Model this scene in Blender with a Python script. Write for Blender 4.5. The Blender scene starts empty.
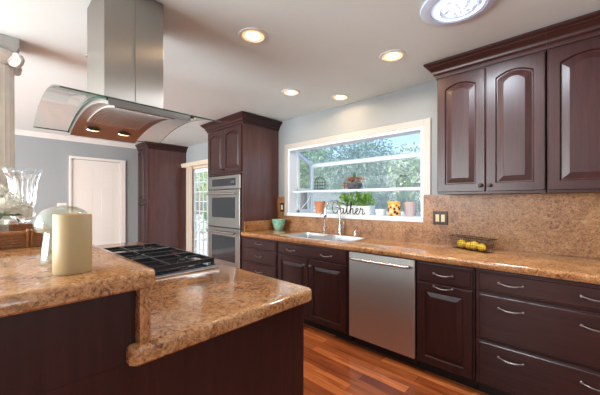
import bpy, bmesh, math, random
from mathutils import Vector, Matrix
random.seed(7)
S = bpy.context.scene
C = S.collection
PI = math.pi

# ------------------------------------------------------------------ camera
cd = bpy.data.cameras.new('camera'); cam = bpy.data.objects.new('camera', cd); C.objects.link(cam)
cam.location = (0, 0, 1.309); cam.rotation_euler = (PI/2, 0, math.radians(43.1))
cd.sensor_width = 36; cd.lens = 294/600*36; cd.shift_y = 3.5/600; cd.clip_start = .02; cd.clip_end = 200
S.camera = cam

# ------------------------------------------------------------------ world, sun, area lights, exposure
w = bpy.data.worlds.new('sky'); S.world = w; w.use_nodes = True
nt = w.node_tree; nt.nodes.clear()
sky = nt.nodes.new('ShaderNodeTexSky'); sky.sky_type = 'NISHITA'; sky.sun_disc = False
sky.sun_elevation = math.radians(48); sky.sun_rotation = math.radians(200); sky.air_density = 1.0; sky.dust_density = 2.0
bg = nt.nodes.new('ShaderNodeBackground'); bg.inputs[1].default_value = .27
wo = nt.nodes.new('ShaderNodeOutputWorld')
nt.links.new(sky.outputs[0], bg.inputs[0]); nt.links.new(bg.outputs[0], wo.inputs[0])

def light(name, kind, loc, energy, color, rot=None, target=None, **k):
    d = bpy.data.lights.new(name, kind); d.energy = energy; d.color = color
    for a, v in k.items(): setattr(d, a, v)
    o = bpy.data.objects.new(name, d); C.objects.link(o); o.location = loc
    if target is not None: o.rotation_euler = (Vector(target)-Vector(loc)).to_track_quat('-Z', 'Y').to_euler()
    elif rot: o.rotation_euler = rot
    return o
light('sun', 'SUN', (0, -5, 12), 4.2, (1, .95, .86), target=(2.2, 2, 3), angle=math.radians(1.5))
# added area lights standing in for daylight from unseen windows around the camera
light('room_fill_back', 'AREA', (-2.7, -3.42, 1.45), 250, (.86, .955, 1), target=(-2.4, 0, 2.5), shape='RECTANGLE', size=2.6, size_y=1.7)
light('ceiling_fill_right', 'AREA', (1.8, -.6, 1.0), 26, (.86, .955, 1), target=(1.4, -.5, 2.9), shape='RECTANGLE', size=2.2, size_y=.6)  # added fill tilted steeply upward to brighten the ceiling
light('ceiling_fill_back', 'AREA', (-2.6, -2.9, .9), 72, (.86, .955, 1), target=(-2.5, -2.3, 2.9), shape='RECTANGLE', size=2.4, size_y=.6)  # second added fill facing up, imitates bounced daylight on the ceiling
light('room_fill_far', 'AREA', (-5.3, -3.42, 1.45), 120, (.86, .955, 1), target=(-5, 0, 2.2), shape='RECTANGLE', size=1.8, size_y=1.7)
S.view_settings.view_transform = 'Standard'; S.view_settings.look = 'None'
S.view_settings.exposure = .45; S.view_settings.gamma = 1; S.view_settings.use_curve_mapping = False
cy = S.cycles
cy.use_denoising = True; cy.max_bounces = 10; cy.diffuse_bounces = 5; cy.glossy_bounces = 5
cy.transmission_bounces = 8; cy.transparent_max_bounces = 24; cy.caustics_reflective = False; cy.caustics_refractive = False
cy.sample_clamp_indirect = 6

# ------------------------------------------------------------------ materials
def mat(name, col=(.5, .5, .5), rough=.5, metal=0, emit=None, es=1, trans=0, ior=1.45, coat=0, spec=None, alpha=None, sss=0):
    m = bpy.data.materials.new(name); m.use_nodes = True
    b = m.node_tree.nodes['Principled BSDF']
    b.inputs['Base Color'].default_value = (*col, 1); b.inputs['Roughness'].default_value = rough
    b.inputs['Metallic'].default_value = metal; b.inputs['IOR'].default_value = ior
    b.inputs['Transmission Weight'].default_value = trans; b.inputs['Coat Weight'].default_value = coat
    b.inputs['Coat Roughness'].default_value = .08
    if spec is not None: b.inputs['Specular IOR Level'].default_value = spec
    if emit: b.inputs['Emission Color'].default_value = (*emit, 1); b.inputs['Emission Strength'].default_value = es
    if sss: b.inputs['Subsurface Weight'].default_value = sss; b.inputs['Subsurface Scale'].default_value = .02
    return m
def nodes(m):
    t = m.node_tree
    def N(k, **p):
        n = t.nodes.new(k)
        for a, v in p.items():
            if a in n.inputs.keys(): n.inputs[a].default_value = v
            else: setattr(n, a, v)
        return n
    return t, N, t.nodes['Principled BSDF'], t.links.new
def ramp(N, stops):
    r = N('ShaderNodeValToRGB'); e = r.color_ramp.elements
    while len(e) < len(stops): e.new(.5)
    for k, (p, c) in enumerate(stops): e[k].position = p; e[k].color = (*c, 1)
    return r
def coords(N, L, scale=(1, 1, 1), rot=(0, 0, 0)):
    g = N('ShaderNodeNewGeometry'); mp = N('ShaderNodeMapping'); mp.inputs['Scale'].default_value = scale
    mp.inputs['Rotation'].default_value = rot
    L(g.outputs['Position'], mp.inputs[0]); return mp.outputs[0]
def mixc(N, L, a, b, fac, blend='MIX'):
    m = N('ShaderNodeMix', data_type='RGBA', blend_type=blend)
    for s, v in ((m.inputs[6], a), (m.inputs[7], b), (m.inputs[0], fac)):
        if hasattr(v, 'links'): L(v, s)
        elif isinstance(v, tuple): s.default_value = (*v, 1)
        else: s.default_value = v
    return m.outputs[2]
def granite(name, tint=1.0, rough=.12, coat=.4):
    m = mat(name, rough=rough, coat=coat); t, N, B, L = nodes(m)
    co = coords(N, L)
    n0 = N('ShaderNodeTexNoise', Scale=3.2, Detail=3., Roughness=.5, Distortion=1.2); L(co, n0.inputs['Vector'])
    n1 = N('ShaderNodeTexNoise', Scale=30., Detail=8., Roughness=.75, Distortion=2.0); L(co, n1.inputs['Vector'])
    ad = N('ShaderNodeMath', operation='MULTIPLY_ADD'); L(n0.outputs[0], ad.inputs[0]); ad.inputs[1].default_value = .34; ad.inputs[2].default_value = -.165
    a2 = N('ShaderNodeMath', operation='ADD'); L(ad.outputs[0], a2.inputs[0]); L(n1.outputs[0], a2.inputs[1])
    r1 = ramp(N, [(.30, (.07, .026, .012)), (.40, (.22, .088, .034)), (.48, (.45, .205, .078)), (.58, (.58, .30, .130)), (.70, (.66, .42, .23))])
    L(a2.outputs[0], r1.inputs[0])
    n2 = N('ShaderNodeTexNoise', Scale=95., Detail=4., Roughness=.7, Distortion=1.); L(co, n2.inputs['Vector'])
    r2 = ramp(N, [(.36, (1, 1, 1)), (.45, (0, 0, 0))]); L(n2.outputs[0], r2.inputs[0])
    m5 = N('ShaderNodeMath', operation='MULTIPLY'); L(r2.outputs[0], m5.inputs[0]); m5.inputs[1].default_value = .7
    c = mixc(N, L, r1.outputs[0], (.06, .025, .015), m5.outputs[0])
    n4 = N('ShaderNodeTexVoronoi', Scale=90.); L(co, n4.inputs['Vector'])
    r4 = ramp(N, [(.08, (1, 1, 1)), (.18, (0, 0, 0))]); L(n4.outputs[0], r4.inputs[0])
    m6 = N('ShaderNodeMath', operation='MULTIPLY'); L(r4.outputs[0], m6.inputs[0]); m6.inputs[1].default_value = .5
    c = mixc(N, L, c, (.72, .56, .40), m6.outputs[0])
    if 1: c = mixc(N, L, c, (tint, tint*.96, tint*.92), 1., 'MULTIPLY')
    L(c, B.inputs['Base Color']); return m
def wood(name, dark, lite, rough=.3, grain=(30, 30, 2.2), coat=.25):
    m = mat(name, rough=rough, coat=coat); t, N, B, L = nodes(m)
    B.inputs['Coat Roughness'].default_value = .22; B.inputs['Specular IOR Level'].default_value = .38
    co = coords(N, L, grain)
    n = N('ShaderNodeTexNoise', Scale=1., Detail=6., Roughness=.65, Distortion=.8); L(co, n.inputs['Vector'])
    r = ramp(N, [(.3, dark), (.72, lite)]); L(n.outputs[0], r.inputs[0]); L(r.outputs[0], B.inputs['Base Color'])
    return m
def steel(name, col=(.35, .333, .31), rough=.30, sc=(2, 2, 60), an=0):
    m = mat(name, col, rough, 1); t, N, B, L = nodes(m)
    if an:
        tg = N('ShaderNodeTangent', direction_type='RADIAL', axis='Z'); L(tg.outputs[0], B.inputs['Tangent']); B.inputs['Anisotropic'].default_value = an; B.inputs['Anisotropic Rotation'].default_value = 0
    co = coords(N, L, sc)
    n = N('ShaderNodeTexNoise', Scale=1., Detail=3.); L(co, n.inputs['Vector'])
    r = N('ShaderNodeMapRange'); r.inputs[3].default_value = rough-.02; r.inputs[4].default_value = rough+.03
    L(n.outputs[0], r.inputs[0]); L(r.outputs[0], B.inputs['Roughness'])
    return m
def glass(name, tint=(1, 1, 1), f=1.0, rough=.0, haze=0):
    m = bpy.data.materials.new(name); m.use_nodes = True; t = m.node_tree; t.nodes.clear()
    o = t.nodes.new('ShaderNodeOutputMaterial'); mx = t.nodes.new('ShaderNodeMixShader')
    tr = t.nodes.new('ShaderNodeBsdfTransparent'); gl = t.nodes.new('ShaderNodeBsdfGlossy'); fr = t.nodes.new('ShaderNodeLayerWeight'); fr.inputs[0].default_value = .5
    pw = t.nodes.new('ShaderNodeMath'); pw.operation = 'POWER'; pw.inputs[1].default_value = 4
    mu = t.nodes.new('ShaderNodeMath'); mu.operation = 'MULTIPLY_ADD'; mu.inputs[1].default_value = .8*min(f, 1.2); mu.inputs[2].default_value = .035*f; mu.use_clamp = True
    tr.inputs[0].default_value = (*tint, 1); gl.inputs['Roughness'].default_value = rough; 
    L = t.links.new; L(fr.outputs[1], pw.inputs[0]); L(pw.outputs[0], mu.inputs[0]); L(mu.outputs[0], mx.inputs[0]); L(tr.outputs[0], mx.inputs[1]); L(gl.outputs[0], mx.inputs[2]); L(mx.outputs[0], o.inputs[0])
    if haze:  # white translucent share mixed in, imitates glare on the panes
        tl = t.nodes.new('ShaderNodeBsdfTranslucent'); tl.inputs[0].default_value = (.9, .95, 1, 1); m2 = t.nodes.new('ShaderNodeMixShader'); m2.inputs[0].default_value = haze
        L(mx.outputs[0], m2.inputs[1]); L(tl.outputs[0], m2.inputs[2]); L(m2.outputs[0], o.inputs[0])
    return m
def noisy(name, a, b, scale, rough=.6, det=4., **k):
    m = mat(name, rough=rough, **k); t, N, B, L = nodes(m); co = coords(N, L)
    n = N('ShaderNodeTexNoise', Scale=scale, Detail=det); L(co, n.inputs['Vector'])
    r = ramp(N, [(.35, a), (.65, b)]); L(n.outputs[0], r.inputs[0]); L(r.outputs[0], B.inputs['Base Color']); return m

M = {}
M['granite'] = granite('granite_polished', .90)
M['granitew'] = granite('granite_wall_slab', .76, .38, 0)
M['cab'] = wood('cherry_dark', (.024, .0070, .0062), (.050, .0155, .0135), rough=.36, coat=.08)
M['cabh'] = wood('cherry_dark_horizontal', (.024, .0070, .0062), (.050, .0155, .0135), rough=.36, grain=(2.2, 30, 30), coat=.08)
M['cabsheen'] = wood('cherry_side_sheen', (.070, .024, .022), (.125, .048, .044), rough=.28, grain=(14, 14, 1.2), coat=.7)  # lighter than the other cherry: window sheen on the sides put into the colour
M['toe'] = mat('toe_black', (.012, .009, .008), .6)
M['steel'] = steel('brushed_steel'); M['steelv'] = steel('brushed_steel_vertical', (.33, .30, .27), sc=(60, 60, 2), rough=.36, an=.97)
M['chrome'] = mat('satin_nickel', (.62, .61, .59), .2, 1)
M['dwsteel'] = steel('dishwasher_steel', (.55, .525, .50), .42, (60, 60, 2))
M['filter'] = mat('filter_metal', (.40, .36, .34), .36, 1)
M['filterbar'] = mat('filter_bar', (.62, .56, .52), .4, 1)
M['sinksteel'] = mat('sink_steel', (.80, .80, .80), .28, 1)
M['pewter'] = mat('pewter', (.24, .215, .20), .33, 1)
M['bronze'] = mat('dark_bronze', (.045, .032, .025), .4, .6)
M['wall'] = noisy('wall_paint', (.315, .33, .335), (.325, .34, .345), 3, .7)
M['ceil'] = noisy('ceiling_paint', (.74, .83, .82), (.76, .85, .84), 2, .55)
M['white'] = noisy('white_trim', (.74, .72, .69), (.78, .76, .73), 6, .4)
M['vinyl'] = mat('white_vinyl', (.80, .84, .88), .35)
M['casing'] = mat('casing_paint', (.52, .46, .42), .4)
M['cream'] = mat('cream_paint', (.70, .58, .45), .45)
M['door'] = mat('door_paint', (.78, .72, .66), .4)
M['black'] = mat('black_iron', (.016, .016, .018), .28)
M['blackglass'] = mat('oven_glass', (.015, .017, .02), .05, coat=.5)
M['glass'] = glass('clear_pane', (.97, .99, .99))
M['glarepane'] = glass('glare_haze_pane', (.97, .99, .99), .22, 0, .17)  # glare over the glass painted in as a milky haze
M['hoodglass'] = glass('hood_glass', (.955, .97, .965), 1.0)
M['glassedge'] = mat('green_glass_edge', (.03, .075, .05), .1)
M['cream_plate'] = mat('cream_plastic', (.72, .60, .38), .4)
M['rimglass'] = glass('rim_glass', (.93, .95, .96), 2.4, .05, .10)
M['wax'] = mat('ivory_wax', (.44, .31, .15), .5, sss=.15)
M['crystal'] = mat('crystal', (1, 1, 1), .02, trans=1, ior=1.4)
M['jarglass'] = glass('jar_glass', (.93, .95, .90), 1.3, .05, .05)
M['wicker'] = wood('wicker', (.20, .07, .022), (.46, .20, .075), rough=.45, grain=(40, 160, 160), coat=.1)
M['terra'] = noisy('terracotta', (.55, .20, .09), (.66, .27, .14), 20, .8)
M['leaf'] = noisy('fresh_leaf', (.10, .26, .03), (.30, .50, .10), 30, .45)
M['leafd'] = noisy('dark_leaf', (.04, .10, .03), (.10, .20, .06), 20, .5)
M['petal'] = noisy('white_petal', (.90, .87, .74), (.93, .92, .86), 30, .6)
M['redleaf'] = noisy('rust_leaf', (.40, .10, .03), (.55, .20, .08), 40, .6)
M['pot'] = mat('white_ceramic', (.78, .80, .80), .25)
M['darkpot'] = noisy('grey_basket', (.06, .06, .07), (.14, .14, .15), 60, .7)
M['celadon'] = noisy('celadon_glaze', (.14, .42, .30), (.36, .58, .44), 30, .2, coat=.4)
M['lemon'] = noisy('lemon_skin', (.80, .48, .02), (.86, .58, .05), 30, .4)
M['lemoncap'] = mat('lemon_tip', (.35, .30, .05), .6)
M['warm'] = mat('lamp_warm', (1, .8, .5), .5, emit=(1, .62, .28), es=30)
M['warm2'] = mat('hood_lamp_warm', (1, .8, .5), .5, emit=(1, .62, .25), es=2.6)
M['warmrim'] = mat('lamp_reflector', (.9, .72, .45), .3, emit=(1, .55, .22), es=.9)
M['skyA'] = mat('diffuser_bright', (.8, .9, 1), .3, emit=(.72, .86, 1), es=1.0)
M['skyB'] = mat('diffuser_dim', (.7, .8, .95), .3, emit=(.40, .55, .85), es=.38)
M['skyring'] = mat('skylight_trim', (.64, .74, .90), .3)
M['orange'] = mat('orange_wax', (.80, .35, .03), .4)
m = mat('printed_orange_jar', rough=.25); t, N, B, L = nodes(m); co = coords(N, L)
v = N('ShaderNodeTexVoronoi', Scale=26.); L(co, v.inputs['Vector']); rv = ramp(N, [(.38, (.05, .02, .02)), (.42, (.80, .35, .04)), (.60, (.80, .35, .04)), (.64, (.80, .62, .40))]); L(v.outputs['Distance'], rv.inputs[0])
sx = N('ShaderNodeSeparateXYZ'); L(co, sx.inputs[0]); gt = N('ShaderNodeMath', operation='GREATER_THAN'); L(sx.outputs[2], gt.inputs[0]); gt.inputs[1].default_value = 1.27
L(mixc(N, L, rv.outputs[0], (.82, .40, .05), gt.outputs[0]), B.inputs['Base Color']); M['printjar'] = m
M['pinkglass'] = mat('frosted_pink', (.72, .56, .54), .3, trans=.3)
M['plaster'] = noisy('plaster', (.70, .66, .62), (.78, .75, .71), 8, .6)
M['plasterd'] = noisy('plaster_grey', (.42, .42, .40), (.50, .49, .47), 8, .6)
M['stucco'] = noisy('pale_stucco', (.17, .20, .19), (.22, .25, .24), 4, .8)
M['roof'] = noisy('roof_shingle', (.30, .30, .31), (.40, .40, .41), 20, .8)
M['patio'] = noisy('patio_concrete', (.50, .50, .48), (.60, .60, .58), 5, .8)
M['bark'] = noisy('bark', (.10, .07, .05), (.18, .13, .09), 12, .9)
for n_, a, b in (('fol_a', (.20, .34, .08), (.50, .64, .24)), ('fol_b', (.16, .26, .14), (.36, .48, .28)), ('fol_c', (.26, .38, .14), (.56, .64, .34))):
    M[n_] = noisy(n_, a, b, 2.5, .6)
# floor: reddish cherry strips running along the cabinets
m = mat('cherry_floor', rough=.24, coat=.2); t, N, B, L = nodes(m); co = coords(N, L)
br = N('ShaderNodeTexBrick'); br.offset = .37; br.squash = 1
for k, v in (('Scale', 1.), ('Mortar Size', .0012), ('Mortar Smooth', .2), ('Bias', 0.), ('Brick Width', .85), ('Row Height', .085)): br.inputs[k].default_value = v
br.inputs['Color1'].default_value = (.20, .036, .012, 1); br.inputs['Color2'].default_value = (.74, .22, .062, 1); br.inputs['Mortar'].default_value = (.06, .02, .01, 1)
L(co, br.inputs['Vector'])
co2 = coords(N, L, (2.5, 26, 1)); n2 = N('ShaderNodeTexNoise', Scale=1., Detail=6., Roughness=.6, Distortion=.7); L(co2, n2.inputs['Vector'])
r2 = ramp(N, [(.3, (.55, .45, .40)), (.7, (1.15, 1.1, 1.05))]); L(n2.outputs[0], r2.inputs[0])
L(mixc(N, L, br.outputs[0], r2.outputs[0], 1., 'MULTIPLY'), B.inputs['Base Color']); M['floor'] = m

# ------------------------------------------------------------------ mesh helpers
ORG = {}
def off(p): return ORG.get(p.name, Vector((0, 0, 0))) if p else Vector((0, 0, 0))
def obj(name, bm, m, parent=None, smooth=False, bevel=0, label=None, kind=None):
    me = bpy.data.meshes.new(name)
    bmesh.ops.recalc_face_normals(bm, faces=bm.faces)
    o0 = off(parent)
    if o0.length: bmesh.ops.translate(bm, verts=bm.verts, vec=-o0)
    bm.to_mesh(me); bm.free()
    for x in (m if isinstance(m, (list, tuple)) else [m]): me.materials.append(x)
    o = bpy.data.objects.new(name, me); C.objects.link(o)
    if parent: o.parent = parent; ORG[o.name] = o0.copy()
    if smooth:
        for p in me.polygons: p.use_smooth = True
        if smooth != 'all':
            md = o.modifiers.new('edge', 'EDGE_SPLIT'); md.split_angle = math.radians(38)
    if bevel:
        md = o.modifiers.new('bevel', 'BEVEL'); md.width = bevel; md.segments = 2; md.limit_method = 'ANGLE'; md.angle_limit = math.radians(50)
    if label: o['label'] = label
    if kind: o['kind'] = kind
    return o
def thing(name, label, cat, loc=(0, 0, 0), group=None, kind=None):
    o = bpy.data.objects.new(name, None); C.objects.link(o); o.location = loc; o.empty_display_size = .05
    ORG[o.name] = Vector(loc)
    if label: o['label'] = label
    if cat: o['category'] = cat
    if group: o['group'] = group
    if kind: o['kind'] = kind
    return o
def tag(o, label, cat, group=None):
    o['label'] = label; o['category'] = cat
    if group: o['group'] = group
    return o
def BM(): return bmesh.new()
def box(bm, x0, x1, y0, y1, z0, z1, mi=0):
    v = [bm.verts.new((x, y, z)) for x in (x0, x1) for y in (y0, y1) for z in (z0, z1)]
    for f in ((0, 1, 3, 2), (4, 6, 7, 5), (0, 4, 5, 1), (2, 3, 7, 6), (0, 2, 6, 4), (1, 5, 7, 3)):
        bm.faces.new([v[i] for i in f]).material_index = mi
    return bm
def bx(*a): return box(BM(), *a)
def prism(bm, pts, fn, a, b, mi=0):
    """extrude the 2D polygon pts between a and b; fn(u, w, d) -> world point"""
    A = [bm.verts.new(fn(u, w_, a)) for u, w_ in pts]; Bv = [bm.verts.new(fn(u, w_, b)) for u, w_ in pts]
    n = len(pts)
    bm.faces.new(A).material_index = mi; bm.faces.new(Bv[::-1]).material_index = mi
    for i in range(n): bm.faces.new((A[i], A[(i+1) % n], Bv[(i+1) % n], Bv[i])).material_index = mi
    return bm
def loft(bm, loops, cap0=True, cap1=True, closed=True):
    R = [[bm.verts.new(p) for p in lp] for lp in loops]
    n = len(R[0])
    for a, b in zip(R, R[1:]):
        for i in range(n if closed else n-1): bm.faces.new((a[i], a[(i+1) % n], b[(i+1) % n], b[i]))
    if cap0: bm.faces.new(R[0][::-1])
    if cap1: bm.faces.new(R[-1])
    return bm
def lathe(bm, c, prof, n=24, cap0=True, cap1=True, ax=None, wav=None):
    """prof: (radius, height) pairs; wav(angle, k) scales the radius"""
    T = Matrix.Identity(3) if ax is None else Vector((0, 0, 1)).rotation_difference(Vector(ax)).to_matrix()
    c = Vector(c); loops = []
    for k, (r, z) in enumerate(prof):
        r = max(r, 1e-4)
        loops.append([c+T @ Vector((r*(wav(2*PI*i/n, k) if wav else 1)*math.cos(2*PI*i/n), r*(wav(2*PI*i/n, k) if wav else 1)*math.sin(2*PI*i/n), z)) for i in range(n)])
    return loft(bm, loops, cap0, cap1)
def tube(bm, pts, r, n=8, closed=False):
    pts = [Vector(p) for p in pts]; m_ = len(pts); loops = []
    up = None
    for i, p in enumerate(pts):
        if closed: d = pts[(i+1) % m_]-pts[i-1]
        else: d = pts[min(i+1, m_-1)]-pts[max(i-1, 0)]
        d.normalize()
        if up is None:
            up = Vector((0, 0, 1)) if abs(d.z) < .9 else Vector((1, 0, 0))
        s = d.cross(up)
        if s.length < 1e-5: s = d.orthogonal()
        s.normalize(); up = s.cross(d).normalized()
        rr = r[i] if isinstance(r, (list, tuple)) else r
        loops.append([p+s*rr*math.cos(2*PI*k/n)+up*rr*math.sin(2*PI*k/n) for k in range(n)])
    if closed:
        R = [[bm.verts.new(p) for p in lp] for lp in loops]
        for a in range(m_):
            A, B_ = R[a], R[(a+1) % m_]
            for i in range(n): bm.faces.new((A[i], A[(i+1) % n], B_[(i+1) % n], B_[i]))
        return bm
    return loft(bm, loops)
def smoothpts(P, k=6):
    P = [Vector(p) for p in P]; out = []
    for i in range(len(P)-1):
        a, b, c, d = P[max(i-1, 0)], P[i], P[i+1], P[min(i+2, len(P)-1)]
        for j in range(k):
            s = j/k; out.append(.5*((2*b)+(c-a)*s+(2*a-5*b+4*c-d)*s*s+(3*b-a-3*c+d)*s**3))
    out.append(P[-1]); return out
def ball(bm, c, r, n=12, sq=(1, 1, 1)):
    k = n//2; L_ = []
    for i in range(k+1):
        a = PI*i/k
        L_.append([Vector(c)+Vector((max(math.sin(a), 1e-3)*r*sq[0]*math.cos(2*PI*j/n), max(math.sin(a), 1e-3)*r*sq[1]*math.sin(2*PI*j/n), -r*sq[2]*math.cos(a))) for j in range(n)])
    return loft(bm, L_)
def sweep(bm, path, prof, side=1):
    """sweep profile (out, z) along the XY polyline with mitred corners; out is measured to the right of travel * side"""
    P = [Vector((x, y)) for x, y in path]; loops = []
    for i, p in enumerate(P):
        nr = []
        if i > 0: d = (P[i]-P[i-1]).normalized(); nr.append(Vector((d.y, -d.x))*side)
        if i < len(P)-1: d = (P[i+1]-P[i]).normalized(); nr.append(Vector((d.y, -d.x))*side)
        if len(nr) == 2:
            b = (nr[0]+nr[1]).normalized(); b = b/max(b.dot(nr[0]), .2)
        else: b = nr[0]
        loops.append([(p.x+b.x*o_, p.y+b.y*o_, z) for o_, z in prof])
    return loft(bm, loops)
def leaf(bm, p, d, ln, wd, mi=0, bend=.25):
    d = Vector(d).normalized(); s = d.cross(Vector((0, 0, 1)))
    if s.length < .05: s = Vector((1, 0, 0))
    s = (s.normalized()+Vector((0, 0, random.uniform(-.5, .5)))).normalized(); up = s.cross(d)
    p = Vector(p); a = bm.verts.new(p); m1 = p+d*ln*.45-up*ln*.04
    b = bm.verts.new(m1+s*wd/2); c = bm.verts.new(m1-s*wd/2); e = bm.verts.new(p+d*ln+Vector((0, 0, -1))*ln*bend)
    mid = bm.verts.new(m1-up*wd*.12)
    for f in ((a, b, mid), (a, mid, c), (b, e, mid), (mid, e, c)): bm.faces.new(f).material_index = mi

# frame functions: (u, w, d) -> world ; d = outwards from the face
def faceY(y): return lambda u, w_, d: (u, y-d, w_)      # faces the camera side (-Y)
def faceYp(y): return lambda u, w_, d: (-u, y+d, w_)    # faces +Y
def faceX(x): return lambda u, w_, d: (x+d, u, w_)      # faces +X

def contour(x0, x1, z0, z1, i, rise=0, n=12):
    a, b, c, d = x0+i, x1-i, z0+i, z1-i
    p = [(a, c), (b, c)]
    for k in range(n+1):
        t = k/n; x = b+(a-b)*t; s = 2*t-1
        p.append((x, d-rise*s*s))
    return p
def panel_door(fn, x0, x1, z0, z1, t=.02, stile=.055, rise=0, n=12, bev=.028):
    bm = BM(); r = rise
    L_ = [(0, 0, 0), (0, t-.003, 0), (.003, t, 0), (stile-.004, t, r), (stile, t-.004, r), (stile+.003, t-.012, r), (stile+.008, t-.012, r), (stile+.008+bev, t-.003, r), (stile+.010+bev, t-.002, r)]
    loft(bm, [[fn(u, w_, d) for u, w_ in contour(x0, x1, z0, z1, i, rr if i > .01 else 0, n)] for i, d, rr in L_])
    return bm
def slab_front(fn, x0, x1, z0, z1, t=.02):
    bm = BM()
    L_ = [(0, 0), (0, t-.008), (.004, t-.006), (.011, t-.006), (.016, t), (.018, t)]
    loft(bm, [[fn(u, w_, d) for u, w_ in contour(x0, x1, z0, z1, i, 0, 2)] for i, d in L_]); return bm
def pull(fn, u, w_, ln=.125, d0=.02, droop=.007):
    bm = BM(); h = ln/2
    P = [(-h, 0, d0), (-h, 0, d0+.016), (-h*.75, -.001, d0+.026), (-h*.3, -droop, d0+.030), (h*.3, -droop, d0+.030), (h*.75, -.001, d0+.026), (h, 0, d0+.016), (h, 0, d0)]
    tube(bm, [fn(u+a, w_+b, c) for a, b, c in smoothpts(P, 4)], [.0045]*5+[.0035]*5+[.0045]*9+[.0035]*5+[.0045]*5, 8)
    for s in (-1, 1): ball(bm, fn(u+s*h, w_, d0+.015), .0085, 10)
    return bm
def knob(fn, u, w_, d0=.02, r=.015):
    bm = BM(); a = Vector(fn(u, w_, d0)); ax = Vector(fn(u, w_, 1))-Vector(fn(u, w_, 0))
    lathe(bm, a, [(.006, 0), (.005, .012), (r*.75, .016), (r, .022), (r*.85, .028), (r*.3, .031)], 14, ax=ax.normalized()); return bm

# ------------------------------------------------------------------ room shell
XL, XR, YW, YB, ZC = -6.5, 2.2, 2.88, -3.5, 2.44
WX0, WX1, WZ0, WZ1 = -2.915, -1.06, 1.105, 2.03      # garden window opening
DX0, DX1, DZ1 = -5.78, -4.15, 2.0                    # glazed patio door opening
obj('floor', bx(XL-.1, XR+.1, YB-.1, YW+.1, -.1, 0), M['floor'], kind='structure')
obj('ceiling', bx(XL-.1, XR+.1, YB-.1, YW+.15, ZC, ZC+.12), M['ceil'], kind='structure')
bm = BM()
for a in ((XL-.1, DX0, 0, ZC), (DX0, DX1, DZ1, ZC), (DX1, WX0, 0, ZC), (WX0, WX1, 0, WZ0), (WX0, WX1, WZ1, ZC), (WX1, XR+.1, 0, ZC)):
    box(bm, a[0], a[1], YW, YW+.12, a[2], a[3])
obj('wall_window', bm, M['wall'], kind='structure')
obj('wall_far', bx(XL-.1, XL, YB-.1, YW, 0, ZC), M['wall'], kind='structure')
# walls behind the camera with window openings added to let daylight in
bm = BM()
for a in ((XL, -6.3, 0, ZC), (-6.3, -4.3, 0, .55), (-6.3, -4.3, 2.35, ZC), (-4.3, -4.1, 0, ZC), (-4.1, -1.3, 0, .55), (-4.1, -1.3, 2.35, ZC), (-1.3, XR+.1, 0, ZC)):
    box(bm, a[0], a[1], YB-.1, YB, a[2], a[3])
obj('wall_back', bm, M['wall'], kind='structure')
bm = BM()
for a in ((YB, -1.8, 0, ZC), (-1.8, .6, 0, .55), (-1.8, .6, 2.35, ZC), (.6, YW, 0, ZC)):
    box(bm, XR, XR+.1, a[0], a[1], a[2], a[3])
obj('wall_right', bm, M['wall'], kind='structure')
def plain_window(name, fn, u0, u1, z0, z1):
    r = thing(name, None, None, kind='structure')
    bm = BM()
    for a in ((u0-.06, u1+.06, z0-.06, z0), (u0-.06, u1+.06, z1, z1+.06), (u0-.06, u0, z0, z1), (u1, u1+.06, z0, z1), ((u0+u1)/2-.02, (u0+u1)/2+.02, z0, z1)):
        prism(bm, [(a[0], a[2]), (a[1], a[2]), (a[1], a[3]), (a[0], a[3])], fn, -.06, .015)
    obj('frame', bm, M['white'], r)
plain_window('window_2', lambda u, w_, d: (u, YB+d, w_), -4.1, -1.3, .55, 2.35)
plain_window('window_3', lambda u, w_, d: (u, YB+d, w_), -6.3, -4.3, .55, 2.35)
plain_window('window_4', lambda u, w_, d: (XR-d, u, w_), -1.8, .6, .55, 2.35)
# crown on the far wall, baseboard
crown_w = [(0, ZC-.075), (.012, ZC-.075), (.018, ZC-.055), (.045, ZC-.025), (.06, ZC-.012), (.06, ZC), (0, ZC)]
obj('trim_1', sweep(BM(), [(XL, -3.5), (XL, 2.1)], crown_w), M['white'], kind='structure', smooth=True)
obj('baseboard_far', bx(XL, XL+.015, YB, .98, 0, .1), M['white'], kind='structure')

# ------------------------------------------------------------------ far wall panel door
d1 = thing('door_1', None, None, (XL, 1.45, 0), kind='structure')
f = faceX(XL)
bm = BM()
for a in ((1.0, 1.03, 0, 2.105), (1.80, 1.88, 0, 2.105), (1.03, 1.80, 2.06, 2.105)):
    prism(bm, [(a[0], a[2]), (a[1], a[2]), (a[1], a[3]), (a[0], a[3])], f, 0, .03)
obj('door_casing', bm, M['door'], d1)
bm = BM(); prism(bm, [(1.035, .01), (1.795, .01), (1.795, 2.05), (1.035, 2.05)], f, 0, .008)
for u0, u1 in ((1.13, 1.375), (1.455, 1.70)):
    for z0, z1 in ((.22, .82), (.96, 1.56), (1.68, 1.93)):
        L_ = [(0, .006), (0, .0085), (.012, .002), (.03, .0095), (.032, .0095)]
        loft(bm, [[f(u, w_, d) for u, w_ in contour(u0, u1, z0, z1, i, 0, 2)] for i, d in L_])
dl = obj('door_panel', bm, M['door'], d1, bevel=.002)
obj('door_knob', lathe(BM(), (XL+.008, 1.10, .98), [(.025, 0), (.025, .006), (.01, .01), (.01, .035), (.026, .045), (.026, .06), (.012, .068)], 16, ax=(1, 0, 0)), M['chrome'], dl, smooth=True)
sw = thing('light_switch', 'white double light switch plate on the blue-grey wall left of the far door', 'light switch', (XL, .90, 1.16))
obj('plate', bx(XL, XL+.006, .835, .965, 1.16, 1.275), M['white'], sw, bevel=.002)
for y in (.868, .932): obj('rocker', bx(XL+.006, XL+.011, y-.017, y+.017, 1.185, 1.25), M['white'], sw)

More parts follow.
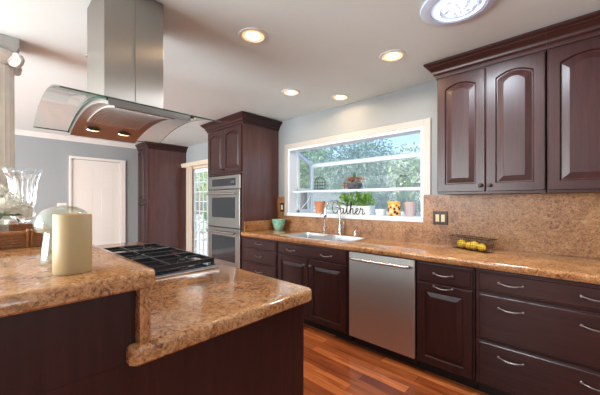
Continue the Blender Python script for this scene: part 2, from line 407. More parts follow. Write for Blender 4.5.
# ------------------------------------------------------------------ garden window
g = thing('window_1', None, None, ((WX0+WX1)/2, YW, WZ0), kind='structure')
YO = 3.36; FZ = 1.15; ZT = 1.86                       # outer plane, sill height, eaves of the sloped glass
bm = BM(); cw = .065; yy = YW
for a in ((WX0-cw, WX0, WZ0, WZ1+cw), (WX1, WX1+cw, WZ0+.26, WZ1+cw), (WX0, WX1, WZ1, WZ1+cw)):
    pr = [(a[0], a[2]), (a[1], a[2]), (a[1], a[3]), (a[0], a[3])]
    prism(bm, pr, faceY(yy), 0, .018)
obj('casing', bm, M['casing'], g, bevel=.004)
bm = BM()
box(bm, WX0, WX1, YW-.03, YO, WZ0, FZ)               # sill board
box(bm, WX0, WX0+.03, YW-.012, YW+.14, FZ, WZ1); box(bm, WX1-.03, WX1, YW-.012, YW+.14, FZ, WZ1)
box(bm, WX0+.03, WX1-.03, YW-.012, YW+.14, WZ1-.03, WZ1)
obj('jamb', bm, M['vinyl'], g, bevel=.003)
bm = BM()
X0, X1 = WX0+.005, WX1-.005
for x in (X0, X1-.045): box(bm, x, x+.045, YO-.045, YO, FZ, ZT)          # corner posts
box(bm, X0+.045, X1-.045, YO-.045, YO, ZT-.055, ZT); box(bm, X0+.045, X1-.045, YO-.045, YO, FZ, FZ+.035)
for x in (X0, X1-.045):                                                   # sloped side rails + side bottom rail and mid rail
    prism(bm, [(YW+.12, WZ1-.055), (YW+.12, WZ1-.005), (YO, ZT), (YO, ZT-.05)], lambda u, w_, d: (d, u, w_), x, x+.045)
    box(bm, x, x+.04, YW+.14, YO-.045, FZ, FZ+.035); box(bm, x, x+.045, YW+.14, YO-.045, 1.455, 1.49)
    box(bm, x, x+.04, YW+.14, YW+.18, FZ, WZ1-.06)
obj('frame', bm, M['vinyl'], g, bevel=.003)
obj('front_pane', bx(X0+.045, X1-.045, YO-.026, YO-.020, FZ+.035, ZT-.055), M['glarepane'], g)
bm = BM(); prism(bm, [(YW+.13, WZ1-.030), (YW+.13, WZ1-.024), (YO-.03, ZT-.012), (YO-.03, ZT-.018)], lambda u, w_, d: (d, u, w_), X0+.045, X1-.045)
obj('roof_pane', bm, M['glarepane'], g)
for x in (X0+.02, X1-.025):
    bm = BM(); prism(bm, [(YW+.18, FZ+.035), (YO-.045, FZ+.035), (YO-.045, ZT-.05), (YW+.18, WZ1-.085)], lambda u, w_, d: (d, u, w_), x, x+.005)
    obj('side_pane', bm, M['glarepane'], g)
bm = BM(); box(bm, WX0+.03, WX1-.03, YW+.06, YW+.078, 1.425, 1.447); box(bm, WX0+.03, WX1-.03, YO-.06, YO-.045, 1.425, 1.447)
sh = obj('shelf', bm, M['vinyl'], g)
obj('shelf_pane', bx(WX0+.03, WX1-.03, YW+.078, YO-.06, 1.434, 1.445), M['glass'], sh)
bm = BM(); tube(bm, [(X0+.05, YW+.2, FZ+.05), (X0+.09, YW+.3, FZ+.16), (X0+.055, YO-.08, FZ+.26)], .006, 6)
obj('crank_arm', bm, M['vinyl'], g)

# ------------------------------------------------------------------ glazed patio door with lattice
p = thing('door_2', None, None, (DX0, YW, 0), kind='structure')
bm = BM()
box(bm, DX0-.10, DX0, YW-.02, YW, 0, DZ1); box(bm, DX1, DX1+.1, YW-.02, YW, 0, DZ1); box(bm, DX0, DX0+.05, YW, YW+.1, 0, DZ1); box(bm, DX1-.05, DX1, YW, YW+.1, 0, DZ1)
box(bm, DX0+.05, DX1-.05, YW, YW+.1, DZ1-.04, DZ1)
obj('casing', bm, M['cream'], p)
bm = BM(); sweep(bm, [(-3.99, YW), (-3.99, YW-.09), (DX0-.18, YW-.09), (DX0-.18, YW)][::-1], [(0, DZ1), (.01, DZ1), (.015, DZ1+.03), (.03, DZ1+.06), (.03, DZ1+.075), (0, DZ1+.075)], 1)
box(bm, DX0-.18, -3.99, YW-.09, YW, DZ1, DZ1+.07)
obj('valance', bm, M['cream'], p)
bm = BM()
for k in range(5): prism(bm, [(DX0-.02+k*.028, YW-.085), (DX0-.016+k*.028, YW-.085), (DX0+.004+k*.028, YW-.025), (DX0+.0+k*.028, YW-.025)], lambda u, w_, d: (u, w_, d), .02, DZ1)
obj('blind_slats', bm, M['cream'], p)
bm = BM(); a0, a1 = DX0+.05, DX1-.05; ym = (a0+a1)/2
for x0, x1 in ((a0, ym), (ym, a1)):
    for q in ((x0, x0+.07, 0.01, DZ1-.05), (x1-.07, x1, .01, DZ1-.05), (x0+.07, x1-.07, .01, .14), (x0+.07, x1-.07, DZ1-.12, DZ1-.05)):
        box(bm, q[0], q[1], YW+.03, YW+.07, q[2], q[3])
lf = obj('door_leaf', bm, M['vinyl'], p)
bm = BM()
for x0, x1 in ((a0+.07, ym-.07), (ym+.07, a1-.07)):
    for k in range(1, 4): x = x0+(x1-x0)*k/4; box(bm, x-.009, x+.009, YW+.04, YW+.06, .14, DZ1-.12)
    for k in range(1, 9): z = .14+(DZ1-.26)*k/9; box(bm, x0, x1, YW+.04, YW+.06, z-.009, z+.009)
obj('muntin', bm, M['vinyl'], lf)
obj('pane', bx(a0+.07, a1-.07, YW+.048, YW+.052, .14, DZ1-.12), M['glass'], lf)

# ------------------------------------------------------------------ cabinets
CR = [(0, 2.315), (.012, 2.315), (.016, 2.325), (.016, 2.338), (.030, 2.350), (.034, 2.362), (.034, 2.370), (.058, 2.394), (.064, 2.398), (.064, 2.405), (.080, 2.415), (.084, 2.420), (.084, 2.432), (0, 2.432)]
G_UP = 'dark cherry upper cabinets right of the window'
def upper(x0, x1, label, nd, knobs, path):
    r = thing('upper_cabinet', label, 'cabinet', ((x0+x1)/2, 2.88, 1.365), G_UP)
    yb = 2.55; bm = BM()
    box(bm, x0, x1, yb, YW-.002, 1.365, 2.34)
    obj('body', bm, M['cab'], r)
    obj('crown', sweep(BM(), path, CR, 1), M['cabh'], r)
    wd = (x1-x0)/nd; f = faceY(yb)
    for k in range(nd):
        a, b = x0+k*wd+.004, x0+(k+1)*wd-.004
        dd = obj('door', panel_door(f, a, b, 1.382, 2.298, rise=.036, stile=.062, n=20, bev=.035), M['cab'], r)
        if knobs[k]:
            obj('knob', knob(f, a+.026 if knobs[k] < 0 else b-.026, 1.425), M['bronze'], dd, smooth=True)
    return r
upper(-.83, -.141, 'dark cherry double-door wall cabinet next to the window, with two round knobs at the bottom', 2, (1, -1), [(-.83, YW-.002), (-.83, 2.55), (-.138, 2.55)])
upper(-.135, .64, 'dark cherry wall cabinet farthest right, its arched door cut off by the frame', 2, (0, 0), [(-.1375, 2.55), (.64, 2.55), (.64, YW-.002)])
def tall_crown(parent, path, side): return obj('crown', sweep(BM(), path, CR, side), M['cabh'], parent)
# oven tower
TX0, TX1, TY = -3.985, -3.118, 2.262
ot = thing('oven_cabinet', 'tall dark cherry cabinet holding the double wall oven', 'cabinet', ((TX0+TX1)/2, 2.6, 0), 'tall dark cherry cabinets')
bm = BM()
box(bm, TX0, TX0+.045, TY, YW, 0, 2.34); box(bm, TX0+.045, TX1-.022, 2.84, YW, 0, 2.34)
box(bm, TX0+.045, TX1-.022, TY, 2.84, 1.668, 2.34); box(bm, TX0+.045, TX1-.022, TY, 2.84, .09, .33)
obj('body', bm, M['cab'], ot)
obj('side_panel', bx(TX1-.022, TX1, TY, YW, 0, 2.34), M['cabsheen'], ot)
f = faceY(TY); mx = (TX0+TX1)/2-.005
for a, b, kx in ((TX0+.02, mx-.002, -1), (mx+.002, TX1-.018, 1)):
    dd = obj('door', panel_door(f, a, b, 1.70, 2.298, rise=.032, stile=.055, n=16), M['cab'], ot)
    obj('knob', knob(f, b-.025 if kx < 0 else a+.025, 1.74), M['bronze'], dd, smooth=True)
dd = obj('drawer', slab_front(f, TX0+.02, TX1-.018, .10, .32), M['cabh'], ot)
obj('pull', pull(f, mx, .22), M['pewter'], dd, smooth=True)
tall_crown(ot, [(TX0, YW), (TX0, TY), (TX1, TY), (TX1, YW-.001)], 1)
# the ovens
ov = thing('wall_oven', 'stainless steel double wall oven with two black glass windows', 'oven', (mx, TY, .34))
OX0, OX1 = -3.93, -3.15
obj('body', bx(OX0, OX1, TY+.004, 2.8, .345, 1.655), M['toe'], ov)
cp = obj('control_panel', bx(OX0, OX1, TY-.026, TY+.004, 1.472, 1.655), M['steel'], ov, bevel=.003)
obj('display', bx(OX0+.10, OX1-.10, TY-.029, TY-.026, 1.515, 1.615), M['blackglass'], cp)
bm = BM()
for k in range(5): box(bm, OX1-.20+k*.016, OX1-.192+k*.016, TY-.0305, TY-.029, 1.55, 1.58)
obj('button', bm, M['steel'], cp)
for z0, z1, lab in ((.952, 1.462, 'upper oven door'), (.405, .940, 'lower oven door')):
    dd = obj('oven_door', bx(OX0, OX1, TY-.034, TY+.004, z0, z1), M['steel'], ov, bevel=.003)
    obj('oven_window', bx(OX0+.11, OX1-.10, TY-.037, TY-.034, z0+.13 if z0 > .5 else z0+.09, z1-.105), M['blackglass'], dd)
    bm = BM(); zz = z1-.055
    tube(bm, [(OX0+.05, TY-.085, zz), (OX1-.05, TY-.085, zz)], .013, 12)
    for x in (OX0+.09, OX1-.09): tube(bm, [(x, TY-.034, zz), (x, TY-.085, zz)], .009, 8)
    obj('handle', bm, M['chrome'], dd, smooth=True)
obj('bottom_vent', bx(OX0, OX1, TY-.02, TY+.004, .345, .395), M['steel'], ov)
# small maker's plate on the upper oven door is a plain raised bar
# pantry
PX0, PX1, PY = XL+.002, -5.97, 2.13
pn = thing('pantry_cabinet', 'tall dark cherry pantry cabinet in the corner beside the patio door', 'cabinet', (-6.2, 2.5, 0), 'tall dark cherry cabinets')
obj('body', bx(PX0, PX1-.02, PY, YW, .09, 2.34), M['cab'], pn)
obj('side_panel', bx(PX1-.02, PX1, PY, YW, 0, 2.34), M['cabsheen'], pn)
obj('toe_kick', bx(PX0, PX1-.02, PY+.07, YW, 0, .09), M['toe'], pn)
f = faceY(PY); mp_ = (PX0+PX1)/2
for a, b, s in ((PX0+.01, mp_-.002, 1), (mp_+.002, PX1-.01, -1)):
    for z0, z1, rs in ((.11, 1.30, .03), (1.31, 2.295, .03)):
        dd = obj('door', panel_door(f, a, b, z0, z1, rise=rs, stile=.045, bev=.02), M['cab'], pn)
        obj('knob', knob(f, b-.02 if s > 0 else a+.02, z1-.08 if z0 < 1 else z0+.08), M['bronze'], dd, smooth=True)
tall_crown(pn, [(PX0, PY), (PX1, PY), (PX1, YW-.001)], 1)

# base cabinets
BY = 2.262; BT = .862
G_B = 'dark cherry base cabinets under the window counter'
def base(x0, x1, label, fronts, name='base_cabinet', ends=(0, 0)):
    """fronts: list of (kind, u0, u1, z0, z1, [pull positions]) ; kind 'drawer' / 'door'"""
    r = thing(name, label, 'cabinet', ((x0+x1)/2, 2.55, 0), G_B)
    bm = BM()
    box(bm, x0, x0+.018, BY, 2.86, .09, BT); box(bm, x1-.018, x1, BY, 2.86, .09, BT)
    box(bm, x0+.018, x1-.018, BY, 2.86, .09, .11); box(bm, x0+.018, x1-.018, 2.845, 2.86, .11, BT)
    box(bm, x0+.018, x1-.018, BY, BY+.018, .11, BT-.0)
    obj('body', bm, M['cab'], r)
    obj('toe_kick', bx(x0, x1, BY+.065, 2.80, 0, .09), M['toe'], r)
    f = faceY(BY)
    for kind, a, b, z0, z1, pls in fronts:
        if kind == 'door': dd = obj('door', panel_door(f, a, b, z0, z1, stile=.058, bev=.03), M['cab'], r)
        else: dd = obj('drawer', slab_front(f, a, b, z0, z1), M['cabh'], r)
        for pl in pls:
            if pl[0] == 'k': obj('knob', knob(f, pl[1], pl[2]), M['pewter'], dd, smooth=True)
            else: obj('pull', pull(f, pl[1], pl[2]), M['pewter'], dd, smooth=True)
    return r
base(-3.115, -2.455, 'narrow stack of three dark drawers next to the oven tower', [
    ('drawer', -3.055, -2.47, .725, .850, [('p', -2.76, .80)]), ('drawer', -3.055, -2.47, .555, .717, [('p', -2.76, .65)]),
    ('drawer', -3.055, -2.47, .355, .547, [('p', -2.76, .465)]), ('drawer', -3.055, -2.47, .10, .347, [('p', -2.76, .25)])])
base(-2.45, -1.515, 'dark cherry sink cabinet with a long false drawer front over two raised-panel doors', [
    ('drawer', -2.44, -1.53, .725, .850, [('p', -2.22, .785), ('p', -1.745, .785)]),
    ('door', -2.44, -1.99, .10, .715, [('k', -2.03, .655)]), ('door', -1.982, -1.53, .10, .715, [('k', -1.945, .655)])], name='sink_cabinet')
base(-.888, -.497, 'narrow dark cherry base cabinet between dishwasher and wide drawers, one drawer over a door', [
    ('drawer', -.878, -.507, .707, .842, [('p', -.69, .782)]), ('door', -.878, -.507, .10, .698, [('p', -.69, .688)])])
def wide(x0, x1, lab):
    a, b = x0+.012, x1-.01; c0, c1 = x0+.197, x1-.197
    base(x0, x1, lab, [('drawer', a, b, .712, .850, [('p', c0, .787), ('p', c1, .787)]),
        ('drawer', a, b, .398, .704, [('p', c0, .628), ('p', c1, .628)]), ('drawer', a, b, .098, .388, [('p', c0, .315), ('p', c1, .315)])], name='drawer_cabinet')
wide(-.49, .285, 'wide dark cherry cabinet of three deep drawers, two pulls on each drawer')
wide(.292, .91, 'dark cherry drawer cabinet at the right end of the counter, past the picture edge')
obj('filler', bx(-1.512, -1.497, BY+.002, 2.3, .09, BT), M['cab'])['kind'] = 'structure'
bpy.data.objects['filler'].name = 'trim_2'

# dishwasher
dw = thing('dishwasher', 'stainless steel dishwasher with a full-width bar handle', 'dishwasher', (-1.195, 2.5, 0))
obj('body', bx(-1.49, -.895, BY+.01, 2.84, .09, .858), M['toe'], dw)
dd = obj('door', bx(-1.49, -.895, BY-.022, BY+.01, .098, .852), M['dwsteel'], dw, bevel=.004)
bm = BM(); zz = .802
P = [(-1.455, BY-.022, zz), (-1.452, BY-.05, zz), (-1.42, BY-.062, zz), (-1.195, BY-.068, zz), (-.965, BY-.062, zz), (-.933, BY-.05, zz), (-.930, BY-.022, zz)]
tube(bm, smoothpts(P, 5), .013, 10); obj('handle', bm, M['chrome'], dd, smooth=True)
obj('toe_kick', bx(-1.49, -.895, BY+.065, 2.8, 0, .09), M['toe'], dw)

# ------------------------------------------------------------------ granite along the window wall
YC = 2.222; ZT_ = .914; TH = .05
def nose(yf, yb, zt=ZT_, th=TH, sgn=1):
    return [(yb, zt-th), (yb, zt), (yf+.014*sgn, zt), (yf+.006*sgn, zt-.003), (yf+.001*sgn, zt-.010), (yf, zt-.017), (yf+.002*sgn, zt-.030), (yf+.006*sgn, zt-.040), (yf+.010*sgn, zt-.046), (yf+.014*sgn, zt-th)]
bm = BM(); fX = lambda u, w_, d: (d, u, w_)
SX0, SX1, SY0, SY1 = -2.46, -1.60, 2.335, 2.745
prism(bm, nose(YC, YW), fX, -3.117, SX0); prism(bm, nose(YC, SY0), fX, SX0, SX1)
prism(bm, [(SY1, ZT_-TH), (SY1, ZT_), (YW, ZT_), (YW, ZT_-TH)], fX, SX0, SX1); prism(bm, nose(YC, YW), fX, SX1, .92)
tag(obj('granite_countertop', bm, M['granite'], smooth=True), 'long speckled tan granite countertop running under the window', 'countertop')
bm = BM(); zb = ZT_+.001
box(bm, -3.115, WX0-cw-.001, 2.858, YW-.001, zb, 1.37); box(bm, WX0-cw-.001, WX1, 2.858, YW-.001, zb, WZ0-.001)
box(bm, WX1, WX1+cw+.001, 2.858, YW-.001, zb, WZ0+.259)
box(bm, WX1+cw+.001, .92, 2.858, YW-.001, zb, 1.364)
tag(obj('granite_backsplash', bm, M['granitew']), 'full-height speckled granite backsplash around the window and under the wall cabinets', 'backsplash')
tag(obj('side_backsplash', bx(-3.1165, -3.097, 2.27, 2.857, zb, 1.045), M['granite'], bevel=.003), 'short granite splash strip against the oven tower side', 'backsplash')

# sink
sk = thing('kitchen_sink', 'drop-in stainless double-bowl sink below the window', 'sink', ((SX0+SX1)/2, 2.54, .70))
def rrect(x0, x1, y0, y1, r, z, n=5):
    P = []
    for cx, cy_, a0 in ((x1-r, y1-r, 0), (x0+r, y1-r, PI/2), (x0+r, y0+r, PI), (x1-r, y0+r, 1.5*PI)):
        for k in range(n+1): a = a0+PI/2*k/n; P.append((cx+r*math.cos(a), cy_+r*math.sin(a), z))
    return P
xm = -2.05; RZ = ZT_+.0045
bm = BM()
for a in ((SX0-.022, SX0+.004, SY0-.022, SY1+.022), (SX1-.004, SX1+.022, SY0-.022, SY1+.022), (SX0+.004, SX1-.004, SY0-.022, SY0+.004), (SX0+.004, SX1-.004, SY1-.004, SY1+.022), (xm-.02, xm+.02, SY0+.004, SY1-.004)): box(bm, *a, ZT_+.0005, RZ)
obj('rim', bm, M['sinksteel'], sk, bevel=.0015)
for x0, x1 in ((SX0+.002, xm-.018), (xm+.018, SX1-.002)):
    bm = BM()
    loft(bm, [rrect(x0, x1, SY0+.002, SY1-.002, .05, RZ-.001), rrect(x0+.006, x1-.006, SY0+.008, SY1-.008, .05, .78), rrect(x0+.03, x1-.03, SY0+.03, SY1-.03, .05, .755)], False, True)
    b_ = obj('bowl', bm, M['sinksteel'], sk, smooth=True)
    obj('drain', lathe(BM(), ((x0+x1)/2, 2.58, .7555), [(.04, 0), (.04, .002), (.03, .003), (.01, .001)], 16), M['steel'], b_)
# faucet
fa = thing('kitchen_faucet', 'tall brushed nickel gooseneck faucet with a side lever', 'faucet', (-1.985, 2.80, ZT_))
fx, fy = -1.985, 2.80
bm = BM(); lathe(bm, (fx, fy, ZT_), [(.028, 0), (.028, .006), (.022, .012), (.019, .03), (.018, .12), (.014, .13)], 20); obj('base', bm, M['chrome'], fa, smooth=True)
P = [(fx, fy, 1.03), (fx, fy, 1.20)]+[(fx-.03*(1-math.cos(a)), fy-.10*(1-math.cos(a)), 1.20+.105*math.sin(a)) for a in [PI*k/8 for k in range(1, 8)]]+[(fx-.06, fy-.20, 1.19), (fx-.06, fy-.20, 1.17)]
bm = BM(); tube(bm, smoothpts(P, 4), .0125, 12); obj('spout', bm, M['chrome'], fa, smooth=True)
bm = BM(); lathe(bm, (fx-.06, fy-.20, 1.125), [(.012, 0), (.016, .006), (.016, .04), (.0125, .052)], 14); obj('spray_head', bm, M['chrome'], fa, smooth=True)
bm = BM(); tube(bm, [(fx+.015, fy, 1.0), (fx+.045, fy-.01, 1.0)], .011, 10); tube(bm, smoothpts([(fx+.045, fy-.01, 1.0), (fx+.06, fy-.015, 1.02), (fx+.068, fy-.02, 1.075)], 4), .006, 8)
obj('lever', bm, M['chrome'], fa, smooth=True)
sd = thing('filter_tap', 'slim small nickel tap left of the gooseneck faucet', 'faucet', (-2.19, 2.77, ZT_))
bm = BM(); lathe(bm, (-2.19, 2.77, ZT_), [(.018, 0), (.018, .005), (.009, .012), (.007, .09)], 14); obj('base', bm, M['chrome'], sd, smooth=True)
bm = BM(); tube(bm, smoothpts([(-2.19, 2.77, 1.0), (-2.19, 2.77, 1.13), (-2.195, 2.755, 1.155), (-2.2, 2.72, 1.155), (-2.2, 2.705, 1.135)], 4), .0055, 8); obj('spout', bm, M['chrome'], sd, smooth=True)
bm = BM(); tube(bm, [(-2.18, 2.77, .99), (-2.145, 2.765, .995)], .005, 8); obj('lever', bm, M['chrome'], sd, smooth=True)
ag = lathe(BM(), (-1.775, 2.79, ZT_), [(.02, 0), (.02, .004), (.015, .008), (.015, .06), (.012, .066), (.004, .068)], 16)
tag(obj('air_gap_cap', ag, M['chrome'], smooth=True), 'short nickel cylinder on the counter right of the faucet', 'sink fitting')

# ------------------------------------------------------------------ island
isl = thing('kitchen_island', 'dark cherry island cabinet under the cooktop and raised bar', 'kitchen island', (-2, .4, 0))
IX = -.90; IX0 = -3.08
obj('end_panel', bx(IX-.02, IX, -.02, .985, 0, .863), M['cab'], isl)
obj('bar_end_panel', bx(IX-.02, IX, -.02, .286, .8635, 1.069), M['cab'], isl)
obj('body', bx(IX0, IX-.021, .0, .965, .09, .85), M['cab'], isl)
obj('bar_wall', bx(IX0, IX-.021, 0.0, .285, .851, 1.069), M['cab'], isl)
obj('toe_kick', bx(IX0, IX-.021, .03, .90, 0, .089), M['toe'], isl)
f = faceYp(.966)
n = 0
for k in range(4):
    x1 = IX-.006-k*.54; x0 = x1-.53
    dd = obj('drawer', slab_front(f, -x1, -x0, .725, .85), M['cabh'], isl); obj('pull', pull(f, -(x0+x1)/2, .79), M['pewter'], dd, smooth=True)
    dd = obj('door', panel_door(f, -x1, -x0, .10, .715), M['cab'], isl); obj('knob', knob(f, -x1+.03, .66), M['pewter'], dd, smooth=True)
def rcorner(cx, cy_, r, a0, n=6): return [(cx+r*math.cos(a0+PI/2*k/n), cy_+r*math.sin(a0+PI/2*k/n)) for k in range(n+1)]
def edged(bm, poly_fn, zt, th):
    """rounded slab edge: poly_fn(inset) -> XY loop"""
    L_ = [(.004, -th), (0, -th+.005), (0, -.014), (.002, -.007), (.006, -.002), (.013, 0)]
    return loft(bm, [[(x, y, zt+dz) for x, y in poly_fn(i)] for i, dz in L_])
EX, EY = -.856, 1.02
lower = lambda i: [(IX+.004, .262+i), (EX-.012-i*.7, .262+i)]+[(EX-i, .275+i)]+rcorner(EX-.045, EY-.045, .045-i, 0)[::1]+[(IX0-.04+i, EY-i), (IX0-.04+i, .317), (IX+.004, .317)]
tag(obj('island_countertop', edged(BM(), lower, ZT_, .05), M['granite'], smooth=True), 'lower granite countertop of the island, surrounding the gas cooktop', 'countertop')
BZ = 1.115
bar = lambda i: [(IX0-.16+i, -.32+i), (EX-i, -.32+i)]+rcorner(EX-.045, .338-.045, .045-i, 0)+[(IX0-.16+i, .338-i)]
tag(obj('bar_countertop', edged(BM(), bar, BZ, .045), M['granite'], smooth=True), 'raised granite bar top holding the candle, tray and vases', 'countertop')
tag(obj('granite_riser', bx(IX0, EX-.012, .2875, .315, ZT_+.001, BZ-.0455), M['granite']), 'upright granite strip between lower island counter and raised bar', 'backsplash')

# cooktop
ck = thing('gas_cooktop', 'black gas cooktop with iron grates set in the island counter', 'cooktop', (-2.035, .68, ZT_))
CX0, CX1, CY0, CY1 = -2.49, -1.58, .42, .945
cz = ZT_+.001
obj('trim', bx(CX0-.012, CX1+.030, CY0-.012, CY1+.012, cz, cz+.006), M['sinksteel'], ck, bevel=.002)
obj('tray', bx(CX0, CX1, CY0, CY1, cz+.0065, cz+.014), M['blackglass'], ck, bevel=.002)
cz2 = cz+.014
BP = [(-2.33, .54, .04), (-2.33, .82, .05), (-2.035, .68, .062), (-1.74, .54, .05), (-1.74, .82, .04)]
for x, y, r_ in BP:
    b_ = obj('burner', lathe(BM(), (x, y, cz2), [(r_, 0), (r_, .006), (r_*.8, .01), (r_*.8, .016)], 20), M['chrome'], ck, smooth=True)
    obj('burner_cap', lathe(BM(), (x, y, cz2+.0162), [(r_*.78, 0), (r_*.82, .004), (r_*.7, .009), (r_*.1, .010)], 20), M['black'], b_, smooth=True)
for k in range(3):
    x0 = CX0+.006+k*.3005; x1 = x0+.297; y0, y1 = CY0+.006, CY1-.006; bm = BM(); zt = cz2+.040; zb_ = zt-.013
    for a in ((x0, x1, y0, y0+.012), (x0, x1, y1-.012, y1), (x0, x0+.012, y0, y1), (x1-.012, x1, y0, y1)): box(bm, *a, zb_-.012, zt)
    cs = [b for b in BP if x0 < b[0] < x1]
    if len(cs) == 2: box(bm, x0, x1, .674, .686, zb_, zt)
    for cx_, cy_, r_ in cs:
        yr = (y0, .68, y1) if len(cs) == 2 else (y0, None, y1)
        lo = y0 if cy_ < .68 or len(cs) == 1 else .686; hi = y1 if cy_ > .68 or len(cs) == 1 else .674
        for s in (0, 1): box(bm, cx_-.005, cx_+.005, lo if s == 0 else cy_+.025, cy_-.025 if s == 0 else hi, zb_, zt)
        box(bm, x0, cx_-.025, cy_-.005, cy_+.005, zb_, zt); box(bm, cx_+.025, x1, cy_-.005, cy_+.005, zb_, zt)
    for x in (x0, x1-.014):
        for y in (y0, y1-.014): box(bm, x, x+.014, y, y+.014, cz2, zb_)
    obj('grate', bm, M['black'], ck, bevel=.002)

# ------------------------------------------------------------------ hood
HX, HA, HE, HP = -1.90, .452, 1.747, 1.827
HY0, HY1 = .193, .917
hd = thing('range_hood', 'stainless island range hood with square chimney and curved glass canopy', 'range hood', (HX, .55, HE))
arc = lambda t_: (HX+HA*t_, HP-(HP-HE)*t_*t_)
n = 28
def archslab(bm, y0, y1, dz0, dz1, a=1.0, b=-1.0, edge=False):
    T = [a+(b-a)*k/n for k in range(n+1)]
    top = [(arc(q)[0], arc(q)[1]+dz1) for q in T]; bot = [(arc(q)[0], arc(q)[1]+dz0) for q in T]
    loops = [[(x, y0, z) for x, z in top], [(x, y1, z) for x, z in top], [(x, y1, z) for x, z in bot], [(x, y0, z) for x, z in bot]]
    V = [[bm.verts.new(p_) for p_ in lp] for lp in loops]
    for j in range(4):
        A, B_ = V[j], V[(j+1) % 4]
        for i in range(n): bm.faces.new((A[i], A[i+1], B_[i+1], B_[i]))
    bm.faces.new([V[j][0] for j in range(4)]); bm.faces.new([V[j][n] for j in range(4)][::-1])
    return bm
bm = archslab(BM(), HY0, HY1, 0, .006)
go = obj('glass_canopy', bm, [M['hoodglass'], M['glassedge']], hd, smooth=True, label='clear curved glass canopy with green edge')
for p_ in go.data.polygons:
    c_ = p_.center; nn = p_.normal
    if abs(nn.y) > .9 or (abs(nn.x) > .8): p_.material_index = 1
bb0, bb1 = .362, .735
bm = archslab(BM(), bb0, bb1, -.030, -.001, .94, -.94)
bd = obj('body', bm, M['filter'], hd, smooth=True)
for y in (bb0-.010, bb1+.004): obj('edge_strip', archslab(BM(), y, y+.006, -.012, -.0005, .97, -.97), M['glassedge'], hd, smooth=True)
bm = BM(); ns = 22; fy0, fy1 = bb0+.045, bb1-.045
for k in range(ns):
    ya = fy0+(fy1-fy0)*k/ns; archslab(bm, ya, ya+(fy1-fy0)/ns*.5, -.040, -.0305, .76, -.42)
obj('filter', bm, M['filterbar'], bd)
for tx in (-.70,):
    for y in (bb0+.10, bb1-.10):
        x, z = arc(tx); nx = Vector((-2*(HP-HE)*tx/HA, 0, 1)).normalized()*-1
        lm = obj('lamp', lathe(BM(), Vector((x, y, z))+nx*.0295, [(.040, 0), (.040, .003), (.034, .004)], 20, cap1=False, ax=nx), M['chrome'], bd, smooth=True)
        obj('lamp_lens', lathe(BM(), Vector((x, y, z))+nx*.0295, [(.033, .0015), (.033, .005), (.02, .009), (.004, .010)], 20, ax=nx), M['warm2'], lm)
        lp = light('hood_spot', 'SPOT', Vector((x, y, z))+nx*.04, 2.5, (1, .72, .42), target=Vector((x, y, z))+nx*1, spot_size=2.2, spot_blend=.8, shadow_soft_size=.025)
cx0, cx1, cy0, cy1 = -2.085, -1.725, .405, .697
cz0 = HE+.03
bm = BM(); box(bm, cx0, cx1, cy0, cy1, arc(.45)[1]+.004, ZC-.003)
ch = obj('chimney', bm, M['steelv'], hd, bevel=.003)
ys = cy0+(cy1-cy0)*.52
obj('seam', bx(cx1, cx1+.0025, ys-.007, ys+.007, arc(.45)[1]+.006, ZC-.003), M['steelv'], ch)
obj('screw', ball(BM(), (cx0-.004, cy0+.0, 2.165), .010, 10), M['chrome'], ch)

# ------------------------------------------------------------------ ceiling lights
G_L = 'recessed warm downlights in the ceiling'
for x, y, lab in ((-1.61, 1.25, 'recessed ceiling downlight nearest the range hood, the largest in view'), (-1.04, 2.165, 'recessed ceiling downlight nearest the upper cabinets and the skylight'),
                  (-2.16, 2.17, 'recessed ceiling downlight farthest left of the small far pair'), (-1.87, 2.64, 'recessed ceiling downlight close to the wall above the window')):
    r = thing('downlight', lab, 'ceiling light', (x, y, ZC), G_L)
    bm = BM(); lathe(bm, (x, y, ZC), [(.098, 0), (.096, -.005), (.078, -.007), (.072, -.003)], 32, True, False); obj('trim_ring', bm, M['white'], r, smooth=True)
    bm = BM(); lathe(bm, (x, y, ZC), [(.072, -.003), (.050, -.002)], 32, False, False); obj('reflector', bm, M['warmrim'], r, smooth=True)
    bm = BM(); lathe(bm, (x, y, ZC), [(.050, -.002), (.03, -.004), (.005, -.0045)], 32, False, True); obj('lamp', bm, M['warm'], r, smooth=True)
    light('downlight_beam', 'SPOT', (x, y, ZC-.02), 9 if y < 2.5 else 3.5, (1, .76, .5), target=(x, y, 0), spot_size=3.12, spot_blend=.25, shadow_soft_size=.05)
x, y = -.49, 1.86
r = thing('tubular_skylight', 'large round bluish tubular skylight in the ceiling near the upper cabinets', 'skylight', (x, y, ZC))
bm = BM(); lathe(bm, (x, y, ZC), [(.205, 0), (.203, -.008), (.185, -.014), (.150, -.016), (.146, -.010)], 48, True, False); obj('trim_ring', bm, M['skyring'], r, smooth=True)
bm = BM(); lathe(bm, (x, y, ZC), [(.146, -.010), (.13, -.018), (.118, -.014), (.10, -.024), (.088, -.018), (.07, -.030), (.055, -.024), (.035, -.034), (.004, -.036)], 48, False, True)
o = obj('diffuser', bm, [M['skyA'], M['skyB']], r, smooth=True)
for p_ in o.data.polygons:
    c_ = p_.center; rr = math.hypot(c_.x, c_.y); an = math.atan2(c_.y, c_.x)
    p_.material_index = 1 if (rr > .124 or .094 > rr > .08 or .06 > rr > .045 or (math.sin(an*5+rr*60) > .5 and rr < .12)) else 0
light('skylight_daylight', 'AREA', (x, y, ZC-.05), 20, (.80, .90, 1), target=(x, y, 0), shape='DISK', size=.3)

